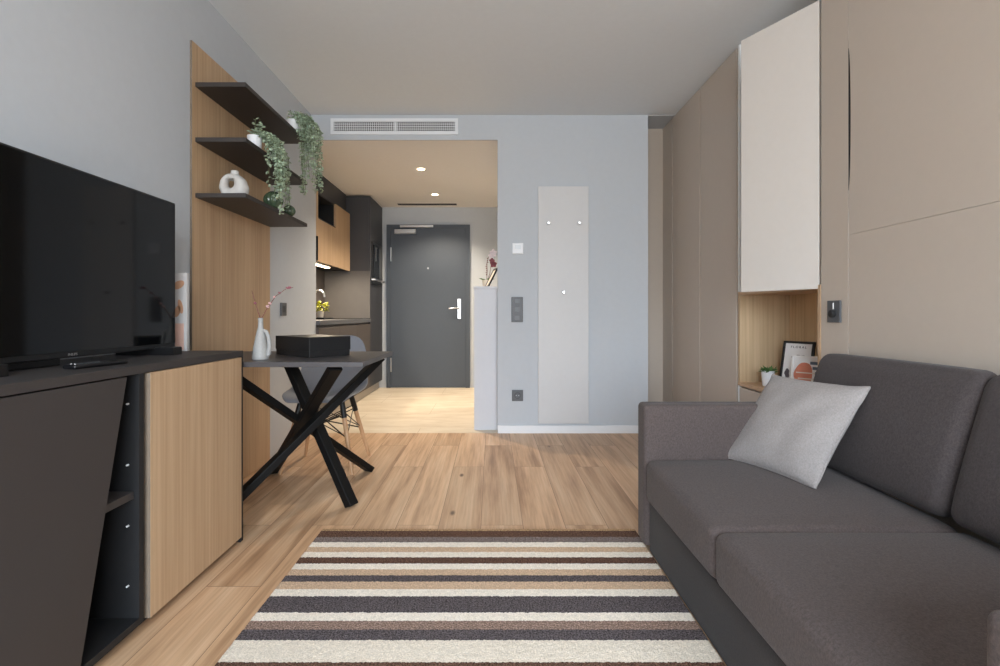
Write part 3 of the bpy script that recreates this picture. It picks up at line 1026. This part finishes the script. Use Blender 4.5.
link('seam', bm, M['pillow'], t, True, False)

# ------------------------------------------------------------------ wardrobes on the right
def pane(y0_, y1_, z0_, z1_, x0_=XW, th=.019):
    return ((x0_, y0_, z0_), (x0_ + th, y1_, z1_))
yA, yB_, yC, yD_ = 4.30, 4.075, 3.534, 3.005       # door joints
t = thing('wardrobe', 'tall beige three door wardrobe beside the grey back wall', 'wardrobe', (1.76, 3.85, 0))
part('carcass', M['beige'], t, ((XW + .02, 2.985, .0), (2.06, 4.322, 2.5555)))
part('end_filler', M['beige'], t, ((1.258, 4.305, .002), (XW + .019, 4.324, 2.5545)))
for a, b in ((yB_ + .006, yA), (yC + .006, yB_ - .006), (yD_ + .003, yC - .006)):
    part('door', M['beige'], t, pane(a, b, .06, 2.5545), bev=.0015)

# niche cabinet
nz0, nz1 = .553, 1.087
ny0, ny1 = 2.235, 2.982
XN = 1.77
t = thing('niche_cabinet', 'beige cabinet with an open oak lined niche and one opened upper door', 'cabinet', (1.75, 2.6, 0))
part('side_panel', M['carcass'], t, ((XW - .003, ny1 - .004, .0), (2.06, ny1 + .0, nz0 - .022)), ((XW - .003, ny1 - .018, nz1), (2.06, ny1, 2.5545)))
part('back_panel', M['carcass'], t, ((XN + .012, ny0 + .001, nz1 + .002), (XN + .024, ny1 - .02, 2.5545)))
part('lower_body', M['beige'], t, ((XW + .022, ny0 + .002, 0), (2.06, ny1 - .006, nz0 - .023)))
part('lower_door', M['beige'], t, pane(ny0 + .004, ny1 - .012, .06, nz0 - .031), bev=.0015)
part('niche_board', M['niche_edge'], t, ((XW - .002, ny0, nz0 - .022), (XN, ny1 + .002, nz0)), bev=.001, label='oak niche floor')
part('niche_board', M['niche_edge'], t, ((XW - .002, ny0, nz1 - .02), (XN, ny1, nz1)), bev=.001, label='oak niche top')
part('niche_lining', M['niche'], t, ((XW - .001, ny1 - .018, nz0), (XN, ny1, nz1 - .02)), ((XN - .006, ny0 + .019, nz0), (XN, ny1 - .018, nz1 - .02)), label='pale oak niche lining')
part('niche_side', M['niche_edge'], t, ((XW - .002, ny0, nz0), (XN - .006, ny0 + .019, nz1 - .02)))
# opened upper door, hinged on the near side
hin = Vector((XW, 2.248, 0)); fre = Vector((1.286, 2.583, 0))
dv = (fre - hin); dl = dv.length; dv.normalize(); nv_ = Vector((dv.y, -dv.x, 0))
m = Matrix((dv, nv_, Vector((0, 0, 1)))).transposed().to_4x4(); m.translation = hin
bm = bmesh.new(); q = bmesh.new(); box(q, (0.0, 0, 1.068), (dl, .019, 2.366), .0015); merge(bm, q, m)
od = sub(link('door', bm, M['beigelight'], t), t); od['label'] = 'opened upper door'
for z in (1.2, 1.7, 2.2):
    bm = bmesh.new(); q = bmesh.new()
    box(q, (.004, .019, z), (.06, .031, z + .03), .002)
    merge(bm, q, m); link('hinge', bm, M['steel'], od)

# wall bed
wy = 2.062
t = thing('wall_bed', 'beige fold down wall bed front behind the sofa', 'wall bed', (1.76, .9, 0))
part('carcass', M['beige'], t, ((XW + .02, -1.2, .0), (2.06, ny0 - .002, 2.5555)))
part('filler', M['beige'], t, pane(wy + .0015, ny0 - .002, .0, 2.5545), bev=.001)
o = part('front_panel', M['beige'], t, pane(-1.2, wy - .0015, .30, 1.2795), bev=.001)
bm = bmesh.new()
# upper panel with a finger grip cut into its edge
e0, gz0, gz1 = wy - .0015, 1.464, 2.05
pts = [(-1.2, 1.2805), (e0, 1.2805), (e0, gz0)]
for k in range(1, 20):
    u = k / 20
    pts.append((e0 - .011 * math.sin(PI * u) ** .5, gz0 + (gz1 - gz0) * u))
pts += [(e0, gz1), (e0, 2.5545), (-1.2, 2.5545)]
prism(bm, pts, 'x', XW, XW + .019)
link('front_panel', bm, M['beige'], t)
part('grip_recess', M['gap'], t, ((XW + .0005, wy - .0001, gz0), (XW + .0194, wy + .0014, gz1)), ((XW + .0195, wy - .03, gz0), (XW + .0199, wy + .001, gz1)))
kp = sub(part('lock_plate', M['socket'], t, ((XW - .008, 2.102, .918), (XW, 2.182, 1.012)), bev=.0015), t)
bm = bmesh.new()
lathe(bm, [(0, 0), (.016, 0), (.016, .012), (.012, .015), (0, .015)], n=20)
bmesh.ops.transform(bm, matrix=Matrix.Translation((XW - .008, 2.142, .955)) @ Matrix.Rotation(-PI / 2, 4, 'Y'), verts=bm.verts)
link('lock_knob', bm, M['gap'], kp, True)
bm = boxes(((XW - .0105, 2.139, .975), (XW - .008, 2.145, 1.002)), bev=.0006)
link('indicator', bm, M['steel'], kp)

# things in the niche
t = thing('succulent', 'small green succulent in a white pot in the oak niche', 'potted plant', (1.585, 2.805, nz0))
px, py = 1.545, 2.80
bm = bmesh.new(); pot(bm, (px, py, nz0 + .0005),   .026, .034, .085); link('pot', bm, M['white'], t, True)
bm = bmesh.new(); rl = random.Random(9)
for k in range(90):
    a = rl.uniform(0, 2 * PI); el = rl.uniform(.25, 1.4)
    dirv = Vector((math.cos(a) * math.cos(el), math.sin(a) * math.cos(el), math.sin(el)))
    r0_ = rl.uniform(0, .022)
    leaf(bm, (px + math.cos(a) * r0_, py + math.sin(a) * r0_, nz0 + .074), dirv, (rl.uniform(-.4, .4), rl.uniform(-.4, .4), 1), rl.uniform(.028, .046), .013)
link('foliage', bm, M['leafb'], t)

def frame_pic(name, label, loc, yaw, lean, w, h, fr, depth, fmat, pmat, art):
    t = thing(name, label, 'picture', loc)
    base_m = Matrix.Translation(loc) @ Matrix.Rotation(yaw, 4, 'Z') @ Matrix.Rotation(-lean, 4, 'X')
    def add(nm, bm, mt):
        bmesh.ops.transform(bm, matrix=base_m, verts=bm.verts)
        zmin = min(v.co.z for v in bm.verts)
        return link(nm, bm, mt, t)
    add('frame', boxes(((-w / 2, 0, 0), (-w / 2 + fr, depth, h)), ((w / 2 - fr, 0, 0), (w / 2, depth, h)),
                       ((-w / 2, 0, 0), (w / 2, depth, fr)), ((-w / 2, 0, h - fr), (w / 2, depth, h)), bev=.001), fmat)
    add('print', boxes(((-w / 2 + fr, depth * .4, fr), (w / 2 - fr, depth * .8, h - fr))), pmat)
    art(add, w, h, depth * .4, base_m, t)
    return t
def blob(cx, cz, rx, rz, y, seed, n=26, rough=.16):
    bm = bmesh.new(); rnd = random.Random(seed); ph = [rnd.uniform(0, 6.28) for _ in range(3)]
    pts = []
    for k in range(n):
        a = 2 * PI * k / n
        q = 1 + rough * (math.sin(2 * a + ph[0]) + .6 * math.sin(3 * a + ph[1]) + .5 * math.sin(5 * a + ph[2]))
        pts.append((cx + rx * q * math.cos(a), cz + rz * q * math.sin(a)))
    prism(bm, pts, 'y', y - .0009, y + .0002)
    return bm
def art_floral(add, w, h, y, bmx, t):
    add('motif', blob(.018, h * .66, .028, .015, y, 4), M['ink'])
    add('motif', blob(-.045, h * .30, .014, .024, y, 5), M['ink'])
    add('motif', blob(-.025, h * .66, .008, .006, y, 6), M['ink'])
    add('motif', blob(.045, h * .36, .02, .03, y, 8), M['ink'])
    text_part('caption', 'FLORAL', .0175, M['blackink'], t, bmx @ Matrix.Translation((0, y - .0005, h * .875)) @ Matrix.Rotation(PI / 2, 4, 'X'), space=1.5)
def art_abstract(add, w, h, y, bmx, t):
    add('motif', blob(-.018, h * .48, .042, .062, y, 14, rough=.05), M['terra'])
    bm = bmesh.new()
    for k in range(3):
        box(bm, (.012 + .012 * k, y - .0016, h * .76 - .026 * k), (.062, y - .001, h * .76 - .026 * k + .015))
    add('stripe', bm, M['slate'])
    bm = bmesh.new()
    for k in range(4):
        box(bm, (-.052 + .01 * k, y - .0016, h * .5 - .03 * k), (.068, y - .001, h * .5 - .03 * k + .006))
    add('line', bm, M['cream'])
frame_pic('framed_poster', 'black framed botanical poster leaning at the back of the oak niche', (1.624, 2.698, nz0 + .003), math.radians(-60), math.radians(13), .165, .257, .012, .014, M['frameblack'], M['paper'], art_floral)
frame_pic('framed_print', 'white framed terracotta abstract print in front of the black framed poster', (1.621, 2.582, nz0 + .003), math.radians(-50), math.radians(8), .15, .183, .009, .012, M['framewhite'], M['paper'], art_abstract)

# ------------------------------------------------------------------ kitchen
XKB = -1.97
XKF = -1.43
ty0_, ty1_ = 5.87, 6.52
t = thing('tall_cabinet', 'tall charcoal kitchen cabinet beside the entry door', 'cabinet', (-1.7, 6.1, 0))
part('body', M['kdark'], t, ((XKB + .001, ty0_, .10), (XKF - .02, ty1_, 2.345)), bev=.001)
part('front', M['kdark'], t, ((XKF - .0195, ty0_, .105), (XKF, ty1_, 1.32)), ((XKF - .0195, ty0_, 1.83), (XKF, ty1_, 2.345)), ((XKF - .0195, ty0_, 1.322), (XKF, ty0_ + .06, 1.828)), ((XKF - .0195, ty1_ - .06, 1.322), (XKF, ty1_, 1.828)), bev=.001)
part('plinth', M['alu'], t, ((XKB + .03, ty0_, 0), (-1.475, ty1_, .0995)))
part('side_cladding', M['splash'], t, ((XKB + .002, ty0_ - .006, .912), (XKF - .001, ty0_ - .0005, 1.466)), label='taupe cladding above the worktop')
t = thing('built_in_oven', 'black built in oven in the tall kitchen cabinet', 'oven', (XKF, 6.1, 1.33))
part('oven_body', M['bezel'], t, ((XKF - .019, ty0_ + .065, 1.325), (XKF + .012, ty1_ - .065, 1.825)), bev=.003)
part('oven_glass', M['screen'], t, ((XKF + .012, ty0_ + .10, 1.40), (XKF + .016, ty1_ - .25, 1.79)), bev=.001)
part('control_panel', M['socket'], t, ((XKF + .012, ty1_ - .23, 1.40), (XKF + .018, ty1_ - .08, 1.79)), bev=.001)
bm = bmesh.new(); tube(bm, [(XKF + .012, 5.9, 1.37), (XKF + .045, 5.9, 1.37), (XKF + .045, 6.40, 1.37), (XKF + .012, 6.40, 1.37)], .012, 10)
link('oven_handle', bm, M['steel'], t, True)

t = thing('base_cabinet', 'low taupe kitchen base cabinet under the grey worktop', 'cabinet', (-1.7, 4.95, 0))
part('body', M['kbase'], t, ((XKB + .001, 4.132, .10), (XKF - .021, ty0_ - .001, .865)))
for a, b in ((4.132, 4.70), (4.704, 5.30), (5.304, ty0_ - .002)):
    part('door', M['kbase'], t, ((XKF - .02, a, .105), (XKF, b, .845)), bev=.001)
part('plinth', M['alu'], t, ((XKB + .03, 4.132, 0), (-1.475, ty0_ - .001, .0995)))
o = link('worktop', boxes(((XKB + .001, 4.132, .8655), (XKF + .01, ty0_ - .007, .905)), bev=.003), M['counter'])
tag(o, 'grey kitchen worktop over the base cabinets', 'worktop')

XU = -1.668
t = thing('wall_cabinet', 'oak fronted kitchen wall cabinet with two black open niches', 'cabinet', (-1.8, 4.95, 1.44))
uz0, uz1 = 1.466, 2.135
part('body', M['darkin'], t, ((XKB + .001, 4.132, uz0), (XKB + .01, ty0_ - .001, uz1)), ((XKB + .01, 4.132, uz0), (XU - .021, ty0_ - .001, uz0 + .012)),
     ((XKB + .01, 4.132, uz1 - .012), (XU - .021, ty0_ - .001, uz1)), ((XKB + .01, 4.788, uz0 + .012), (XU - .001, 4.80, uz1 - .012)),
     ((XKB + .01, 5.335, uz0 + .012), (XU - .021, 5.35, uz1 - .012)), ((XKB + .01, 4.80, 1.878), (XU - .001, 5.335, 1.89)),
     ((XKB + .01, 4.132, 1.70), (XU - .021, 4.788, 1.712)))
part('front', M['oakdoor'], t, ((XU - .02, 4.801, uz0), (XU, 5.334, 1.878)))
part('front', M['oakdoor'], t, ((XU - .02, 5.336, uz0), (XU, ty0_ - .001, uz1)))
part('front', M['oakdoor'], t, ((XU - .02, 4.132, 1.706), (XU, 4.799, uz1)))
part('top_filler', M['kdark'], t, ((XKB + .01, 4.132, uz1 + .001), (-1.71, ty0_ - .001, ZK - .003)))
t = thing('under_cabinet_light', 'small warm light strip under the oak kitchen wall cabinet', 'lamp', (-1.76, 5.15, uz0 - .014))
part('housing', M['alu'], t, ((-1.79, 4.9, uz0 - .008), (-1.73, 5.36, uz0 - .0005)))
part('diffuser', M['lamp'], t, ((-1.785, 4.91, uz0 - .014), (-1.735, 5.35, uz0 - .008)))

t = thing('kitchen_tap', 'slim steel kitchen tap behind the yellow plant', 'tap', (-1.88, 5.28, .905))
bm = bmesh.new()
tube(bm, [(-1.88, 5.28, .905), (-1.88, 5.28, 1.15), (-1.87, 5.28, 1.19), (-1.84, 5.28, 1.21), (-1.80, 5.28, 1.205), (-1.775, 5.28, 1.18), (-1.77, 5.28, 1.14)], .012, 10)
link('spout', bm, M['steel'], t, True)
bm = bmesh.new(); tube(bm, [(-1.88, 5.28, .96), (-1.84, 5.25, .985), (-1.80, 5.24, .99)], .007, 8); link('lever', bm, M['steel'], t, True)
o = link('serving_tray', boxes(((-1.78, 4.82, .9055), (-1.62, 5.10, .925)), bev=.004), M['bezel'])
tag(o, 'small black tray on the kitchen worktop under the yellow plant', 'tray')
t = thing('herb_plant', 'lime yellow leafed plant in a cream pot on the kitchen worktop', 'potted plant', (-1.70, 4.98, .9255))
bm = bmesh.new(); pot(bm, (-1.70, 4.95, .9256), .027, .034, .065); link('pot', bm, M['cream'], t, True)
bm = bmesh.new(); rl = random.Random(21)
for k in range(80):
    a = rl.uniform(0, 2 * PI); rad = rl.uniform(0, .045)
    p = Vector((-1.685 + math.cos(a) * rad, 4.95 + math.sin(a) * rad, .985 + rl.uniform(0, .11) * (1 - rad * 10)))
    leaf(bm, p, (math.cos(a), math.sin(a), rl.uniform(-.3, .8)), (rl.uniform(-.5, .5), rl.uniform(-.5, .5), 1), rl.uniform(.03, .05), .024)
link('foliage', bm, M['leafy'], t)
bm = bmesh.new()
lathe(bm, [(0, .0), (.034, .0), (.038, .004), (.04, .075), (.036, .075), (.034, .008), (0, .006)], (-1.835, 5.02, 1.02), 24)
t = thing('cream_canister', 'cream canister on a black stand behind the yellow plant', 'canister', (-1.835, 5.02, .905))
link('canister', bm, M['cream'], t, True)
part('stand', M['bezel'], t, ((-1.88, 4.975, .9055), (-1.79, 5.065, 1.0198)), bev=.003)
o = link('cooktop', boxes(((-1.90, 5.15, .9055), (-1.46, 5.66, .913)), bev=.002), M['screen'])
tag(o, 'flat black glass cooktop set on the kitchen worktop', 'cooktop')
o = link('wall_splashback', boxes(((XKB + .0002, 4.132, .906), (XKB + .008, ty0_ - .008, uz0 - .001))), M['kbase'])
tag(o, 'dark splashback panel behind the kitchen worktop', 'splashback')

# ------------------------------------------------------------------ hall
M['hallwhite'] = plain('soft_grey_white_lacquer', (200, 202, 207), .5, var=.01)
t = thing('shoe_cabinet', 'waist high white cabinet just behind the wall end in the hall', 'cabinet', (.1, 4.5, 0))
part('body', M['hallwhite'], t, ((-.147, 4.135, .0), (.30, 5.2, 1.165)))
part('top_board', M['hallwhite'], t, ((-.152, 4.13, 1.166), (.305, 5.205, 1.188)), bev=.0015)
t = thing('hall_photo_frame', 'small black photo frame leaning on the white hall cabinet', 'picture', (-.05, 4.42, 1.188))
m = Matrix.Translation((-.055, 4.42, 1.1885)) @ Matrix.Rotation(math.radians(-78), 4, 'Z') @ Matrix.Rotation(math.radians(-27), 4, 'X')
for nm, mt, bs in (('frame', 'frameblack', [((-.075, 0, 0), (-.06, .014, .19)), ((.06, 0, 0), (.075, .014, .19)), ((-.06, 0, 0), (.06, .014, .015)), ((-.06, 0, .175), (.06, .014, .19))]),
                   ('print', 'cream', [((-.06, .004, .015), (.06, .009, .175))])):
    bm = bmesh.new(); merge(bm, boxes(*bs), m)
    dz = 1.1885 - min(v.co.z for v in bm.verts) if nm == 'frame' else dz
    for v in bm.verts:
        v.co.z += dz
    link(nm, bm, M[mt], t)
t = thing('orchid', 'white and pink orchid in a cream pot behind the hall photo frame', 'potted plant', (-.045, 4.72, 1.188))
ox, oy = -.05, 4.70
bm = bmesh.new(); pot(bm, (ox, oy, 1.1885), .032, .042, .09); link('pot', bm, M['cream'], t, True)
bm = bmesh.new()
tube(bm, [(ox, oy, 1.27), (ox + .005, oy, 1.36), (ox + .002, oy, 1.44), (ox + .02, oy, 1.50), (ox + .06, oy - .01, 1.525)], [.003, .003, .0025, .002, .0015], 6)
tube(bm, [(ox + .005, oy, 1.27), (ox + .03, oy, 1.34), (ox + .04, oy, 1.42), (ox + .06, oy, 1.44)], [.003, .003, .002, .0015], 6)
link('stems', bm, M['twig'], t, True)
def flower(c, r, mat):
    bm = bmesh.new()
    for k in range(5):
        a = 2 * PI * k / 5 + .3
        leaf(bm, c, (math.cos(a), -.25, math.sin(a)), (0, -1, 0), r, r * .9)
    q = bmesh.new(); bmesh.ops.create_icosphere(q, subdivisions=1, radius=r * .2)
    merge(bm, q, Matrix.Translation(c))
    link('blossom', bm, mat, t)
flower((ox + .062, oy - .02, 1.53), .04, M['petal']); flower((ox + .045, oy - .02, 1.50), .034, M['petal'])
flower((ox + .064, oy - .02, 1.425), .036, M['pink']); flower((ox + .05, oy - .03, 1.455), .03, M['pink'])
bm = bmesh.new(); rl = random.Random(4)
for k in range(9):
    q = bmesh.new(); bmesh.ops.create_icosphere(q, subdivisions=1, radius=.006)
    merge(bm, q, Matrix.Translation((ox + .003 + rl.uniform(-.01, .01), oy - .004, 1.33 + .019 * k)))
link('buds', bm, M['twig'], t, True)
bm = bmesh.new()
for a in (.4, 2.2, 3.6, 5.2):
    leaf(bm, (ox, oy, 1.272), (math.cos(a), math.sin(a), .35), (0, 0, 1), .085, .035)
link('leaves', bm, M['leafb'], t)

def downlight(x, y, label, watts=125, mesh=True):
    t = thing('ceiling_downlight', label, 'lamp', (x, y, ZK), 'downlights in the hall ceiling')
    bm = bmesh.new(); lathe(bm, [(.036, -.001), (.045, -.004), (.047, -.0005)], (x, y, ZK), 28); link('trim_ring', bm, M['white'], t, True)
    bm = bmesh.new(); lathe(bm, [(0, -.0022), (.036, -.0022), (.036, -.0006), (0, -.0006)], (x, y, ZK), 28); link('lens', bm, M['lamp'], t)
    ld = bpy.data.lights.new('downlight_lamp', 'SPOT')
    ld.energy = watts; ld.spot_size = math.radians(130); ld.spot_blend = .6; ld.color = (1.0, .86, .69); ld.shadow_soft_size = .035
    lo = bpy.data.objects.new('downlight_lamp', ld); C.objects.link(lo); lo.location = (x, y, ZK - .01)
    return t
downlight(-.686, 4.83, 'round warm downlight in the hall ceiling nearer the room')
downlight(-.667, 5.85, 'round warm downlight in the hall ceiling nearer the entry door')
downlight(.55, 5.5, 'round warm downlight over the right side of the hall', 85)
t = thing('linear_vent', 'narrow dark slot air vent in the hall ceiling before the door', 'vent', (-.82, 6.36, ZK))
part('frame', M['hallceil'], t, ((-1.21, 6.29, ZK - .004), (-.44, 6.305, ZK - .0002)), ((-1.21, 6.415, ZK - .004), (-.44, 6.43, ZK - .0002)))
part('slot', M['slot'], t, ((-1.20, 6.305, ZK - .0025), (-.45, 6.415, ZK - .0002)))

ld = bpy.data.lights.new('cabinet_strip_lamp', 'AREA')
ld.shape = 'RECTANGLE'; ld.size = .04; ld.size_y = .43; ld.energy = 15; ld.color = (1.0, .84, .64)
lo = bpy.data.objects.new('cabinet_strip_lamp', ld); C.objects.link(lo); lo.location = (-1.76, 5.13, uz0 - .016)

# ------------------------------------------------------------------ daylight
wd = bpy.data.worlds.new('world'); sc.world = wd; wd.use_nodes = True
nt = wd.node_tree; bg = nt.nodes['Background']
tcw = nt.nodes.new('ShaderNodeTexCoord'); spw = nt.nodes.new('ShaderNodeSeparateXYZ'); rw = nt.nodes.new('ShaderNodeValToRGB')
nt.links.new(tcw.outputs['Generated'], spw.inputs[0]); nt.links.new(spw.outputs['Z'], rw.inputs['Fac'])
ew = rw.color_ramp.elements
ew[0].position = 0.0; ew[0].color = (.52, .54, .56, 1)
ew[1].position = .25; ew[1].color = (.86, .97, 1.10, 1)
nt.links.new(rw.outputs['Color'], bg.inputs['Color'])
bg.inputs['Strength'].default_value = 25.0
ld = bpy.data.lights.new('window_portal', 'AREA')
ld.shape = 'RECTANGLE'; ld.size = WX1 - WX0; ld.size_y = WZ1 - WZ0
ld.cycles.is_portal = True
lo = bpy.data.objects.new('window_portal', ld); C.objects.link(lo)
lo.location = ((WX0 + WX1) / 2, YR - .12, (WZ0 + WZ1) / 2); lo.rotation_euler = (PI / 2, 0, 0)

for o in ORIG:
    if '_o' in o:
        del o['_o']

# ------------------------------------------------------------------ view
vs = sc.view_settings
vs.view_transform = 'Standard'
try:
    vs.look = 'None'
except Exception:
    pass
vs.exposure = 0.0
vs.gamma = 1.0
vs.use_curve_mapping = False
cy = sc.cycles
cy.max_bounces = 10
cy.diffuse_bounces = 8
cy.use_denoising = True
cy.sample_clamp_indirect = 6
cy.caustics_reflective = False
cy.caustics_refractive = False
